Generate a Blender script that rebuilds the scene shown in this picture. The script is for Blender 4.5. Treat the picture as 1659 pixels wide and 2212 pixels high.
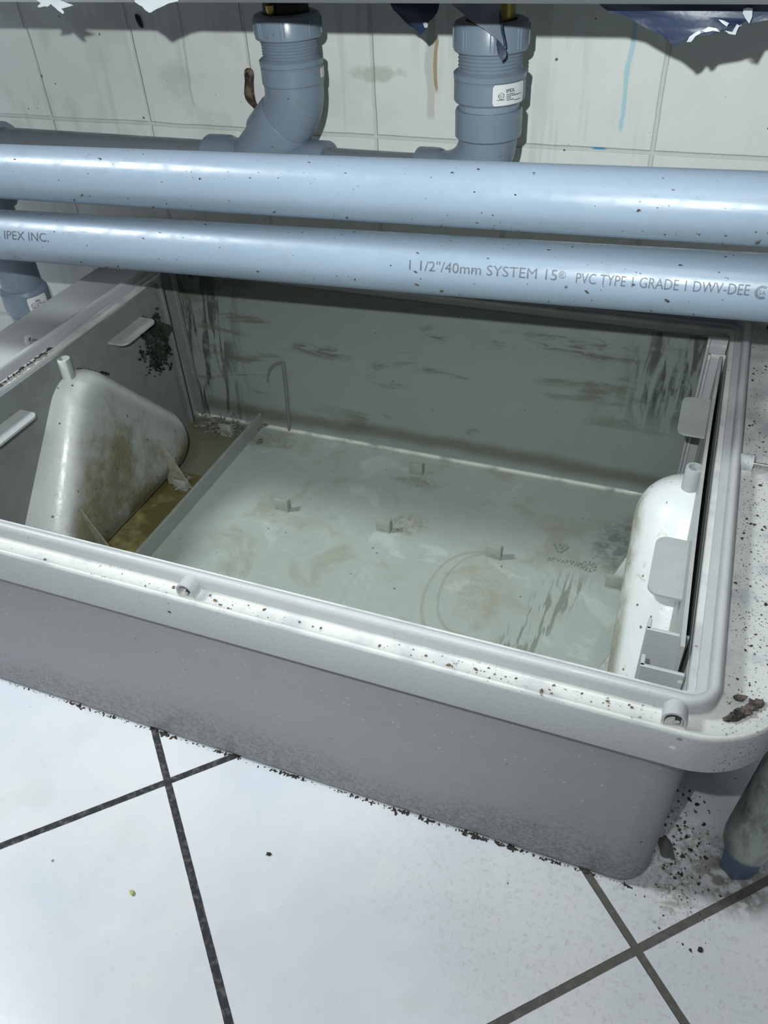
import bpy, bmesh, math, random
from mathutils import Vector, Matrix, noise as mnoise
random.seed(7)
scene = bpy.context.scene
for o in list(bpy.data.objects): bpy.data.objects.remove(o)
COL = scene.collection
PI = math.pi

# ------------------------------------------------------------------ camera, light, exposure
CAM_LOC = Vector((0, 0, 0.683))
RV = Vector((0.93237335, 0.35831904, -0.04782675))
UV = Vector((-0.19499038, 0.60990378, 0.76811206))
FV = Vector((-0.30439889, 0.70684146, -0.6385268))
cam = bpy.data.cameras.new('camera'); camo = bpy.data.objects.new('camera', cam); COL.objects.link(camo)
cam.sensor_fit = 'HORIZONTAL'; cam.sensor_width = 36; cam.lens = 36 * 1743.47 / 1659
cam.clip_start = 0.02; cam.clip_end = 50
camo.matrix_world = Matrix(((RV.x, UV.x, -FV.x, CAM_LOC.x), (RV.y, UV.y, -FV.y, CAM_LOC.y), (RV.z, UV.z, -FV.z, CAM_LOC.z), (0, 0, 0, 1)))
scene.camera = camo

# the phone torch beside the lens: the light the place was shot with
fl = bpy.data.lights.new('torch', 'SPOT'); flo = bpy.data.objects.new('torch', fl); COL.objects.link(flo)
fl.energy = 25; fl.color = (0.93, 1.0, 0.99); fl.shadow_soft_size = 0.0035
fl.spot_size = math.radians(128); fl.spot_blend = 1.0
fp = CAM_LOC - RV * 0.043 + UV * 0.056
flo.location = fp; flo.rotation_euler = (FV + UV * 0.50).to_track_quat('-Z', 'Y').to_euler()
# the kitchen's own lamp, above and to the left of the viewer
al = bpy.data.lights.new('ceiling_lamp', 'AREA'); alo = bpy.data.objects.new('ceiling_lamp', al); COL.objects.link(alo)
al.shape = 'RECTANGLE'; al.size = 0.28; al.size_y = 0.28; al.energy = 34.0; al.color = (0.93, 0.985, 1.0)
alo.location = (-1.60, 0.10, 1.70); alo.rotation_euler = (Vector((-0.30, 0.50, 0.1)) - Vector((-1.60, 0.10, 1.70))).to_track_quat('-Z', 'Y').to_euler()
# broad fill light added overhead, behind the viewer
cl = bpy.data.lights.new('fill_panel', 'AREA'); clo = bpy.data.objects.new('fill_panel', cl); COL.objects.link(clo)
cl.shape = 'RECTANGLE'; cl.size = 1.2; cl.size_y = 0.5; cl.energy = 13.0; cl.color = (0.95, 0.98, 1.0)
clo.location = (0.1, -0.55, 2.3); clo.rotation_euler = (Vector((-0.2, 0.4, 0)) - Vector((0.1, -0.55, 2.3))).to_track_quat('-Z', 'Y').to_euler()
w = bpy.data.worlds.new('world'); scene.world = w; w.use_nodes = True
w.node_tree.nodes['Background'].inputs[0].default_value = (0.93, 0.93, 1.0, 1)
w.node_tree.nodes['Background'].inputs[1].default_value = 0.045
scene.view_settings.view_transform = 'Standard'
scene.view_settings.look = 'None'
scene.view_settings.gamma = 1
scene.view_settings.use_curve_mapping = False
scene.view_settings.exposure = 0.0

# ------------------------------------------------------------------ object helpers
def link(name, bm, mat, parent=None, smooth=True, angle=35):
    bmesh.ops.recalc_face_normals(bm, faces=bm.faces[:])
    for f in bm.faces: f.smooth = smooth
    if smooth:
        for e in bm.edges:
            if len(e.link_faces) == 2 and e.calc_face_angle(0) > math.radians(angle): e.smooth = False
    org = Vector((0, 0, 0))
    q = parent
    while q is not None:
        org += q.location; q = q.parent
    bmesh.ops.translate(bm, verts=bm.verts[:], vec=-org)
    me = bpy.data.meshes.new(name); bm.to_mesh(me); bm.free()
    o = bpy.data.objects.new(name, me); COL.objects.link(o)
    if parent is not None: o.parent = parent
    if mat: me.materials.append(mat)
    return o
def tag(o, label, cat, group=None, kind=None):
    o['label'] = label; o['category'] = cat
    if group: o['group'] = group
    if kind: o['kind'] = kind
    return o
def thing(name, loc, label, cat, group=None):
    o = bpy.data.objects.new(name, None); COL.objects.link(o); o.location = loc
    o.empty_display_size = 0.02
    return tag(o, label, cat, group)
def struct(name, bm, mat, **k):
    o = link(name, bm, mat, **k); o['kind'] = 'structure'; return o
def base_to(o, loc):
    # put a one-mesh thing's origin at loc
    loc = Vector(loc); o.data.transform(Matrix.Translation(-loc)); o.location = loc; return o

def add_box(bm, lo, hi, bev=0.0, seg=2):
    b = bmesh.new(); bmesh.ops.create_cube(b, size=1)
    lo = Vector(lo); hi = Vector(hi); c = (lo + hi) / 2; s = hi - lo
    for v in b.verts: v.co = Vector((v.co.x * s.x, v.co.y * s.y, v.co.z * s.z)) + c
    if bev: bmesh.ops.bevel(b, geom=b.edges[:], offset=bev, segments=seg, affect='EDGES', profile=0.5)
    merge(bm, b)
def merge(bm, b):
    me = bpy.data.meshes.new('tmp'); b.to_mesh(me); b.free(); bm.from_mesh(me); bpy.data.meshes.remove(me)
def rrect(x0, x1, y0, y1, r, n=8):
    r = max(r, 0.0004); pts = []
    for cx, cy, a0 in ((x1 - r, y0 + r, -90), (x1 - r, y1 - r, 0), (x0 + r, y1 - r, 90), (x0 + r, y0 + r, 180)):
        for i in range(n + 1):
            a = math.radians(a0 + 90 * i / n); pts.append((cx + r * math.cos(a), cy + r * math.sin(a)))
    return pts
def loft(bm, loops, cap0=True, cap1=True, close=False):
    rings = [[bm.verts.new(p) for p in L] for L in loops]
    n = len(rings[0]); pairs = list(zip(rings, rings[1:]))
    if close: pairs.append((rings[-1], rings[0]))
    for a, b in pairs:
        for i in range(n):
            j = (i + 1) % n
            bm.faces.new((a[i], a[j], b[j], b[i]))
    if not close:
        if cap0: bm.faces.new(rings[0])
        if cap1: bm.faces.new(rings[-1])
def frame_of(d):
    d = d.normalized(); up = Vector((0, 0, 1)) if abs(d.z) < 0.95 else Vector((0, 1, 0))
    u = up.cross(d).normalized(); return u, d.cross(u)
def sweep(bm, pts, radii, n=40, caps=True, u0=None):
    pts = [Vector(p) for p in pts]
    if not hasattr(radii, '__len__'): radii = [radii] * len(pts)
    rings = []; u = u0
    for i, p in enumerate(pts):
        a = pts[max(i - 1, 0)]; b = pts[min(i + 1, len(pts) - 1)]
        d = (b - a)
        if d.length < 1e-9: d = pts[min(i + 2, len(pts) - 1)] - pts[max(i - 2, 0)]
        d.normalize()
        if u is None: u, v = frame_of(d)
        u = (u - d * u.dot(d)).normalized(); v = d.cross(u)
        rings.append([p + radii[i] * (u * math.cos(2 * PI * k / n) + v * math.sin(2 * PI * k / n)) for k in range(n)])
    loft(bm, rings, caps, caps)
def lathe(bm, prof, origin, axis=(0, 0, 1), n=48, caps=True):
    # prof: (r, t along axis)
    o = Vector(origin); a = Vector(axis).normalized(); u, v = frame_of(a)
    loft(bm, [[o + a * t + max(r, 1e-5) * (u * math.cos(2 * PI * k / n) + v * math.sin(2 * PI * k / n)) for k in range(n)] for r, t in prof], caps, caps)
def arc(c, r, a0, a1, n, plane='xz'):
    out = []
    for i in range(n + 1):
        a = math.radians(a0 + (a1 - a0) * i / n)
        out.append(Vector((c[0] + r * math.cos(a), c[1], c[2] + r * math.sin(a))))
    return out
def blob(bm, c, s, rough=0.35, sub=1, rot=None):
    b = bmesh.new(); bmesh.ops.create_icosphere(b, subdivisions=sub, radius=1)
    off = Vector((random.random() * 50, random.random() * 50, random.random() * 50))
    R = rot or (Matrix.Rotation(random.random() * 6.28, 3, 'Z'))
    for v in b.verts:
        k = 1 + rough * (mnoise.noise(v.co * 1.3 + off) * 2)
        v.co = R @ Vector((v.co.x * s[0] * k, v.co.y * s[1] * k, v.co.z * s[2] * k)) + Vector(c)
    merge(bm, b)
def text_bm(s, w, h, thin=0.0, sx=None):
    # letters lying in the XY plane, fitted to a width w and cap height h
    cu = bpy.data.curves.new('t', 'FONT'); cu.body = s; cu.size = 1; cu.offset = thin; cu.resolution_u = 3
    ob = bpy.data.objects.new('t', cu); COL.objects.link(ob)
    dg = bpy.context.evaluated_depsgraph_get(); dg.update()
    me = bpy.data.meshes.new_from_object(ob.evaluated_get(dg))
    bm = bmesh.new(); bm.from_mesh(me)
    bpy.data.objects.remove(ob); bpy.data.curves.remove(cu); bpy.data.meshes.remove(me)
    xs = [v.co.x for v in bm.verts]; x0, x1 = min(xs), max(xs)
    for k in range(1, 8): bmesh.ops.bisect_plane(bm, geom=bm.verts[:] + bm.edges[:] + bm.faces[:], plane_co=(0, -0.05 + k * 0.1, 0), plane_no=(0, 1, 0))
    for k in range(1, 10): bmesh.ops.bisect_plane(bm, geom=bm.verts[:] + bm.edges[:] + bm.faces[:], plane_co=(x0 + (x1 - x0) * k / 10, 0, 0), plane_no=(1, 0, 0))
    for v in bm.verts: v.co = Vector(((v.co.x - x0) / (x1 - x0) * w, v.co.y / 0.7 * h, 0))
    return bm

# ------------------------------------------------------------------ material helper
class M:
    def __init__(s, name, rough=0.5, metal=0.0, spec=0.5):
        s.m = bpy.data.materials.new(name); s.m.use_nodes = True; s.t = s.m.node_tree
        s.b = s.t.nodes['Principled BSDF']; s.b.inputs['Roughness'].default_value = rough
        s.b.inputs['Metallic'].default_value = metal; s.b.inputs['Specular IOR Level'].default_value = spec
        s._pos = None; s.h = None
    def n(s, ty, **k):
        nd = s.t.nodes.new(ty)
        for a, b in k.items(): setattr(nd, a, b)
        return nd
    def put(s, sock, v):
        if isinstance(v, (int, float)):
            sock.default_value = v
        elif isinstance(v, (tuple, list)):
            sock.default_value = tuple(v) + ((1,) if len(v) == 3 and sock.type == 'RGBA' else ())
        else: s.t.links.new(v, sock)
    @property
    def pos(s):
        if s._pos is None: s._pos = s.n('ShaderNodeNewGeometry').outputs['Position']
        return s._pos
    def xyz(s, v=None):
        nd = s.n('ShaderNodeSeparateXYZ'); s.put(nd.inputs[0], v or s.pos); return nd.outputs
    def f(s, op, a, b=0.0, c=0.0, clamp=False):
        nd = s.n('ShaderNodeMath', operation=op, use_clamp=clamp)
        s.put(nd.inputs[0], a); s.put(nd.inputs[1], b); s.put(nd.inputs[2], c); return nd.outputs[0]
    def add(s, a, b): return s.f('ADD', a, b)
    def sub(s, a, b): return s.f('SUBTRACT', a, b)
    def mul(s, *a):
        r = a[0]
        for q in a[1:]: r = s.f('MULTIPLY', r, q)
        return r
    def mx(s, *a):
        r = a[0]
        for q in a[1:]: r = s.f('MAXIMUM', r, q)
        return r
    def rng(s, v, lo, hi, a=0.0, b=1.0):
        nd = s.n('ShaderNodeMapRange', interpolation_type='SMOOTHSTEP')
        s.put(nd.inputs[0], v)
        for i, q in enumerate((lo, hi, a, b)): s.put(nd.inputs[i + 1], q)
        return nd.outputs[0]
    def scaled(s, sc, off=(0, 0, 0), v=None):
        nd = s.n('ShaderNodeMapping'); s.put(nd.inputs[0], v or s.pos)
        nd.inputs['Scale'].default_value = sc; nd.inputs['Location'].default_value = off; return nd.outputs[0]
    def noise(s, scale, detail=4, rough=0.55, v=None, dist=0.0):
        nd = s.n('ShaderNodeTexNoise'); s.put(nd.inputs['Vector'], v or s.pos)
        nd.inputs['Scale'].default_value = scale; nd.inputs['Detail'].default_value = detail
        nd.inputs['Roughness'].default_value = rough; nd.inputs['Distortion'].default_value = dist
        return nd.outputs['Fac']
    def specks(s, scale, size, dens, v=None):
        vo = s.n('ShaderNodeTexVoronoi'); s.put(vo.inputs['Vector'], v or s.pos); vo.inputs['Scale'].default_value = scale
        c = s.n('ShaderNodeSeparateColor'); s.put(c.inputs[0], vo.outputs['Color'])
        wob = s.mul(s.sub(s.noise(scale * 3, 2, v=v), 0.5), 0.25)
        a = s.f('LESS_THAN', s.add(vo.outputs['Distance'], wob), s.mul(size, s.add(c.outputs[1], 0.25)))
        return s.mul(a, s.f('LESS_THAN', c.outputs[0], dens))
    def mix(s, fac, a, b):
        nd = s.n('ShaderNodeMix', data_type='RGBA'); s.put(nd.inputs[0], fac); s.put(nd.inputs[6], a); s.put(nd.inputs[7], b)
        return nd.outputs[2]
    def ell(s, c, r, nz=0.35, nsc=40, soft=0.35):
        # soft-edged ellipsoid patch of dirt, 1 inside
        X = s.xyz(); d = None
        for i in range(3):
            if r[i] is None: continue
            q = s.f('POWER', s.f('ABSOLUTE', s.f('DIVIDE', s.sub(X[i], c[i]), r[i])), 2)
            d = q if d is None else s.add(d, q)
        d = s.f('SQRT', d)
        d = s.add(d, s.mul(s.sub(s.noise(nsc, 4), 0.5), nz * 2))
        return s.rng(d, 1 - soft, 1 + soft, 1.0, 0.0)
    def band(s, v, lo, hi, soft):
        return s.mul(s.rng(v, lo - soft, lo + soft), s.rng(v, hi - soft, hi + soft, 1.0, 0.0))
    def out(s, col, rough=None, bump=None, bd=0.001, bs=1.0):
        s.put(s.b.inputs['Base Color'], col)
        if rough is not None: s.put(s.b.inputs['Roughness'], rough)
        if bump is not None:
            bn = s.n('ShaderNodeBump'); bn.inputs['Strength'].default_value = bs; bn.inputs['Distance'].default_value = bd
            s.put(bn.inputs['Height'], bump); s.t.links.new(bn.outputs[0], s.b.inputs['Normal'])
        return s.m

def simple(name, col, rough=0.5, metal=0.0, var=0.08, sc=60, bump=0.0, spec=0.5):
    m = M(name, rough, metal, spec); n = m.noise(sc, 4)
    dk = tuple(c * (1 - var * 2) for c in col); lt = tuple(min(1, c * (1 + var)) for c in col)
    return m.out(m.mix(n, dk, lt), None, n if bump else None, bump or 0.001)

def unproj(px, py, y):
    d = FV + RV * ((px - 829.5) / 1743.47) - UV * ((py - 1106) / 1743.47)
    return CAM_LOC + d * (y / d.y)

# ---- pipe plastic
def mat_pvc(name, col, dirt=0.6):
    m = M(name, 0.34, 0, 0.45)
    n1 = m.noise(9, 3); n2 = m.noise(70, 4)
    c = m.mix(n1, tuple(q * 0.90 for q in col), tuple(q * 1.07 for q in col))
    sp = m.specks(260, 0.16, 0.05 * dirt); sp2 = m.specks(120, 0.11, 0.03 * dirt)
    c = m.mix(m.mul(m.rng(n2, 0.55, 0.75), 0.25 * dirt), c, (0.13, 0.14, 0.13))
    c = m.mix(m.mul(m.mx(sp, sp2), 0.75), c, (0.03, 0.035, 0.03))
    sc_ = m.noise(30, 3, v=m.scaled((1, 12, 12)))
    return m.out(c, m.rng(n2, 0.3, 0.8, 0.27, 0.5), m.add(m.mul(sc_, 0.6), m.mul(n2, 0.4)), 0.00012)
PVC = mat_pvc('grey_pvc', (0.215, 0.275, 0.345))
PVC_FIT = mat_pvc('grey_pvc_fitting', (0.185, 0.235, 0.295), 0.8)
PVC_OLD = mat_pvc('dusty_pvc', (0.19, 0.215, 0.245), 1.6)

# ---- tank plastics
def tank_common(m, base, dk):
    n1 = m.noise(7, 3); n2 = m.noise(45, 5, 0.6)
    return m.mix(m.add(m.mul(n1, 0.6), m.mul(n2, 0.4)), dk, base), n1, n2
def mat_tank_outer():
    m = M('tank_shell', 0.55, 0, 0.35); c, n1, n2 = tank_common(m, (0.365, 0.37, 0.385), (0.28, 0.285, 0.295))
    X = m.xyz()
    fib = m.noise(190, 5, 0.7, dist=1.5)
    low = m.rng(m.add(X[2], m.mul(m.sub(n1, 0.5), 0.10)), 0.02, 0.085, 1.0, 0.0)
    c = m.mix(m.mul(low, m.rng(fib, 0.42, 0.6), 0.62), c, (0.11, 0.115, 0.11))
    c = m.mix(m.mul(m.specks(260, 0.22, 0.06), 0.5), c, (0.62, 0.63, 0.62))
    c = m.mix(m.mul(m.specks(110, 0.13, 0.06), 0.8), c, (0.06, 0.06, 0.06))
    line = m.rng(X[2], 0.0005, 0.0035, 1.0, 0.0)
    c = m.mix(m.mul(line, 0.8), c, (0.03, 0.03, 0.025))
    sc_ = m.noise(420, 3)
    return m.out(c, 0.5, m.add(sc_, m.mul(fib, 0.5)), 0.00035)
def mat_tank_inner():
    m = M('tank_inside', 0.4, 0, 0.4); c, n1, n2 = tank_common(m, (0.35, 0.40, 0.365), (0.255, 0.295, 0.265))
    X = m.xyz(); x, y, z = X
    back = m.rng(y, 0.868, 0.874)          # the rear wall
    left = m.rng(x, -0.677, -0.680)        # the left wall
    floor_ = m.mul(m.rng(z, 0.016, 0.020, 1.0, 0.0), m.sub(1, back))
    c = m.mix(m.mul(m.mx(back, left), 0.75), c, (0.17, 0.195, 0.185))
    c = m.mix(m.mul(back, m.rng(z, 0.09, 0.2), 0.4), c, (0.13, 0.14, 0.14))  # shade under the sink painted into the upper rear wall
    # tide line along the foot of the rear wall
    wz = m.add(z, m.mul(m.sub(m.noise(6, 3), 0.5), 0.03))
    tide = m.mul(back, m.band(wz, 0.026, 0.044, 0.007))
    c = m.mix(m.mul(tide, 0.75), c, (0.10, 0.10, 0.065))
    edge = m.mul(m.band(z, 0.0130, 0.0165, 0.0015), m.rng(y, 0.862, 0.868), m.rng(m.noise(25, 3), 0.35, 0.55))
    c = m.mix(m.mul(edge, 0.9), c, (0.62, 0.64, 0.56))
    # run marks down the rear wall, thick in both corners
    run = m.noise(95, 4, 0.6, v=m.scaled((1, 1, 0.07)), dist=0.6)
    corner = m.mx(m.rng(x, -0.57, -0.64), m.mul(m.rng(x, -0.07, -0.02), m.rng(z, 0.09, 0.15)))
    c = m.mix(m.mul(back, corner, m.rng(run, 0.45, 0.57), m.rng(m.noise(40, 5, 0.7), 0.25, 0.5), 0.85), c, (0.03, 0.038, 0.03))
    smear = m.noise(16, 5, 0.6, v=m.scaled((0.35, 1, 1.6)), dist=1.0)
    c = m.mix(m.mul(back, m.rng(smear, 0.56, 0.66), m.rng(m.noise(5, 2), 0.4, 0.6), 0.7), c, (0.085, 0.09, 0.06))
    thread = m.rng(m.noise(60, 6, 0.75, v=m.scaled((0.25, 1, 1.6)), dist=1.5), 0.46, 0.60)
    for cx, cz, rx, rz in ((-0.12, 0.193, 0.085, 0.007), (-0.10, 0.207, 0.08, 0.004), (-0.30, 0.185, 0.022, 0.005), (-0.47, 0.145, 0.05, 0.008), (-0.24, 0.060, 0.010, 0.006), (-0.28, 0.14, 0.04, 0.004)):
        c = m.mix(m.mul(back, m.ell((cx, 0, cz), (rx, None, rz), 1.0, 40, 0.6), thread, 0.7), c, (0.055, 0.055, 0.035))
    # floor: swirls of grease, brown rings round the pegs
    for cx, cy in ((-0.14, 0.60), (-0.36, 0.50)):
        d = m.f('SQRT', m.add(m.f('POWER', m.sub(x, cx), 2), m.f('POWER', m.mul(m.sub(y, cy), 0.8), 2)))
        d = m.add(d, m.mul(m.sub(n1, 0.5), 0.05))
        ring = m.f('SINE', m.mul(d, 300))
        fac = m.mul(floor_, m.rng(ring, 0.6, 1.0), m.rng(m.noise(14, 4), 0.50, 0.62), m.rng(d, 0.05, 0.09))
        c = m.mix(m.mul(fac, 0.08), c, (0.15, 0.16, 0.13))
    pat = m.noise(13, 5, 0.6, dist=0.8)
    c = m.mix(m.mul(floor_, m.rng(pat, 0.52, 0.66), 0.5), c, (0.235, 0.23, 0.17))
    c = m.mix(m.mul(floor_, m.rng(pat, 0.42, 0.34), 0.35), c, (0.46, 0.51, 0.48))
    for cx, cy, rx, ry, a, colr in ((-0.163, 0.650, 0.034, 0.055, 0.42, (0.25, 0.215, 0.15)), (-0.278, 0.728, 0.022, 0.020, 0.6, (0.17, 0.135, 0.085)),
                              (-0.30, 0.815, 0.03, 0.012, 0.6, (0.13, 0.12, 0.09)), (-0.45, 0.69, 0.035, 0.012, 0.45, (0.26, 0.24, 0.17)),
                              (-0.10, 0.79, 0.028, 0.014, 0.4, (0.27, 0.25, 0.19)), (-0.02, 0.77, 0.03, 0.05, 0.6, (0.08, 0.09, 0.07)),
                              (-0.54, 0.845, 0.05, 0.018, 0.6, (0.17, 0.155, 0.10)), (-0.64, 0.84, 0.07, 0.03, 0.6, (0.11, 0.11, 0.08))):
        pm = m.ell((cx, cy, 0), (rx, ry, None), 0.7, 50)
        c = m.mix(m.mul(floor_, pm, a, m.rng(m.noise(90, 6, 0.7, dist=1.2), 0.36, 0.62)), c, colr)
    for cx, cy, rx, ry in ((-0.168, 0.640, 0.040, 0.068), (-0.176, 0.632, 0.048, 0.078)):
        e_ = m.f('SQRT', m.add(m.f('POWER', m.f('DIVIDE', m.sub(x, cx), rx), 2), m.f('POWER', m.f('DIVIDE', m.sub(y, cy), ry), 2)))
        e_ = m.add(e_, m.mul(m.sub(m.noise(18, 3), 0.5), 0.18))
        c = m.mix(m.mul(floor_, m.band(e_, 0.955, 1.02, 0.02), m.rng(x, -0.150, -0.175), 0.45), c, (0.22, 0.21, 0.16))
    # scrape tracks by the right-hand hood
    t = m.add(m.sub(x, -0.075), m.mul(m.sub(y, 0.70), -0.28))
    tr = m.rng(m.noise(170, 3, v=m.scaled((1, 0.12, 1))), 0.50, 0.57)
    c = m.mix(m.mul(floor_, m.band(t, -0.014, 0.03, 0.008), m.band(y, 0.52, 0.70, 0.02), tr, 0.6), c, (0.10, 0.115, 0.09))
    # left compartment
    lc = m.mul(floor_, m.rng(x, -0.572, -0.578))
    c = m.mix(m.mul(lc, 0.85), c, (0.10, 0.10, 0.06))
    # left wall grime
    c = m.mix(m.mul(left, m.ell((0, 0.865, 0.10), (None, 0.018, 0.07), 0.8, 60), 0.7), c, (0.30, 0.29, 0.21))
    c = m.mix(m.mul(m.specks(120, 0.14, 0.05), 0.7), c, (0.05, 0.05, 0.04))
    wet = m.noise(60, 4)
    return m.out(c, m.rng(n2, 0.3, 0.7, 0.30, 0.55), m.add(wet, m.mul(pat, 0.6)), 0.0005)
def mat_rim():
    m = M('tank_rim_plastic', 0.42, 0, 0.4); c, n1, n2 = tank_common(m, (0.42, 0.435, 0.445), (0.35, 0.36, 0.37))
    X = m.xyz()
    top = m.mul(m.band(X[2], 0.2373, 0.2412, 0.0006), m.rng(X[0], -0.72, -0.70), m.rng(m.noise(30, 4), 0.3, 0.55))  # pale tone left off the left flange to imitate its shade
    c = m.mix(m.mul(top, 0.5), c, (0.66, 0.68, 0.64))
    right = m.rng(X[0], 0.068, 0.075)
    sp = m.mx(m.mul(m.specks(480, 0.34, 0.34), m.add(m.mul(right, 0.9), 0.1)), m.mul(m.specks(230, 0.2, 0.18), m.add(m.mul(right, 0.8), 0.2)))
    sp = m.mul(sp, m.rng(m.noise(22, 3), 0.36, 0.56))
    fine = m.mul(m.rng(m.noise(520, 3, 0.6), 0.60, 0.66), m.rng(m.noise(45, 4), 0.40, 0.58), right)
    c = m.mix(m.mul(m.mx(sp, fine), 0.85), c, (0.05, 0.05, 0.045))
    fr = m.mul(m.rng(X[1], 0.3590, 0.3575), m.band(X[2], 0.237, 0.242, 0.001), m.rng(m.noise(160, 4, 0.7), 0.60, 0.66), m.rng(m.noise(12, 2), 0.45, 0.6))
    c = m.mix(m.mul(fr, 0.85), c, (0.10, 0.075, 0.05))
    c = m.mix(m.mul(m.specks(100, 0.1, 0.05), 0.7), c, (0.12, 0.12, 0.11))
    for (px, py), r_, cc in (((366, 1322), 0.0016, (0.02, 0.02, 0.02)), ((364, 1304), 0.0011, (0.20, 0.20, 0.21)), ((1452, 1614), 0.0022, (0.62, 0.62, 0.60)), ((1468, 1597), 0.0018, (0.20, 0.20, 0.19))):
        p_ = unproj(px, py, 0.3432); c = m.mix(m.ell(p_, (r_, None, r_ * 0.8), 0.5, 500), c, cc)
    return m.out(c, m.rng(n2, 0.3, 0.7, 0.36, 0.55), m.noise(380, 3), 0.0002)
def mat_baffle(name, base, dirtcol, side):
    # side +1: flat inner face looks to +x (left baffle); -1 for the right
    m = M(name, 0.28, 0, 0.5); c, n1, n2 = tank_common(m, base, tuple(q * 0.86 for q in base))
    X = m.xyz()
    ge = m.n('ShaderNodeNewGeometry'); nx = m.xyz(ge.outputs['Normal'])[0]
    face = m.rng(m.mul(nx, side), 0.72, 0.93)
    lump = m.noise(75, 5, 0.7)
    d = m.mul(face, m.rng(m.add(m.noise(12, 4, 0.6), m.mul(m.sub(0.10, X[2]), 1.6)), 0.36, 0.60))
    if side > 0: c = m.mix(m.mul(face, m.rng(m.noise(9, 3), 0.15, 0.45), 0.75), c, (0.17, 0.185, 0.175))  # left hood face greyed: its turned-away shade painted into the colour
    c = m.mix(m.mul(d, 0.9), c, m.mix(lump, tuple(q * 0.45 for q in dirtcol), dirtcol))
    c = m.mix(m.mul(m.specks(140, 0.2, 0.08), 0.8), c, (0.04, 0.04, 0.03))
    d2 = m.mul(m.rng(m.noise(45, 5, 0.7, dist=1.0), 0.60, 0.68), 0.35)
    c = m.mix(d2, c, (0.25, 0.25, 0.19))
    return m.out(c, m.add(m.mul(d, 0.3), m.rng(n2, 0.3, 0.7, 0.22, 0.40)), m.add(m.mul(lump, m.add(m.mul(d, 1.0), 0.04)), m.mul(m.noise(140, 3), 0.12)), 0.0022)
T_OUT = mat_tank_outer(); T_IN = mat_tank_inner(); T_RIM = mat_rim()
B_LEFT = mat_baffle('left_baffle_plastic', (0.62, 0.65, 0.64), (0.17, 0.15, 0.075), 1)
B_RIGHT = mat_baffle('right_baffle_plastic', (0.66, 0.70, 0.69), (0.34, 0.33, 0.25), -1)
B_PLATE = simple('baffle_plate_plastic', (0.37, 0.39, 0.39), 0.4, var=0.1, bump=0.0004)
B_PLATE_D = simple('shaded_grimy_plastic', (0.185, 0.20, 0.20), 0.4, var=0.14, bump=0.0004)  # darker plate copy: left side's shade painted in, plus dirt on the rails
TABM = simple('tab_plastic', (0.38, 0.40, 0.395), 0.38, var=0.08)
PEG = simple('peg_plastic', (0.31, 0.335, 0.29), 0.4, var=0.15, sc=120)
STEEL = simple('steel_pin', (0.62, 0.60, 0.58), 0.22, 1.0)

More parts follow.
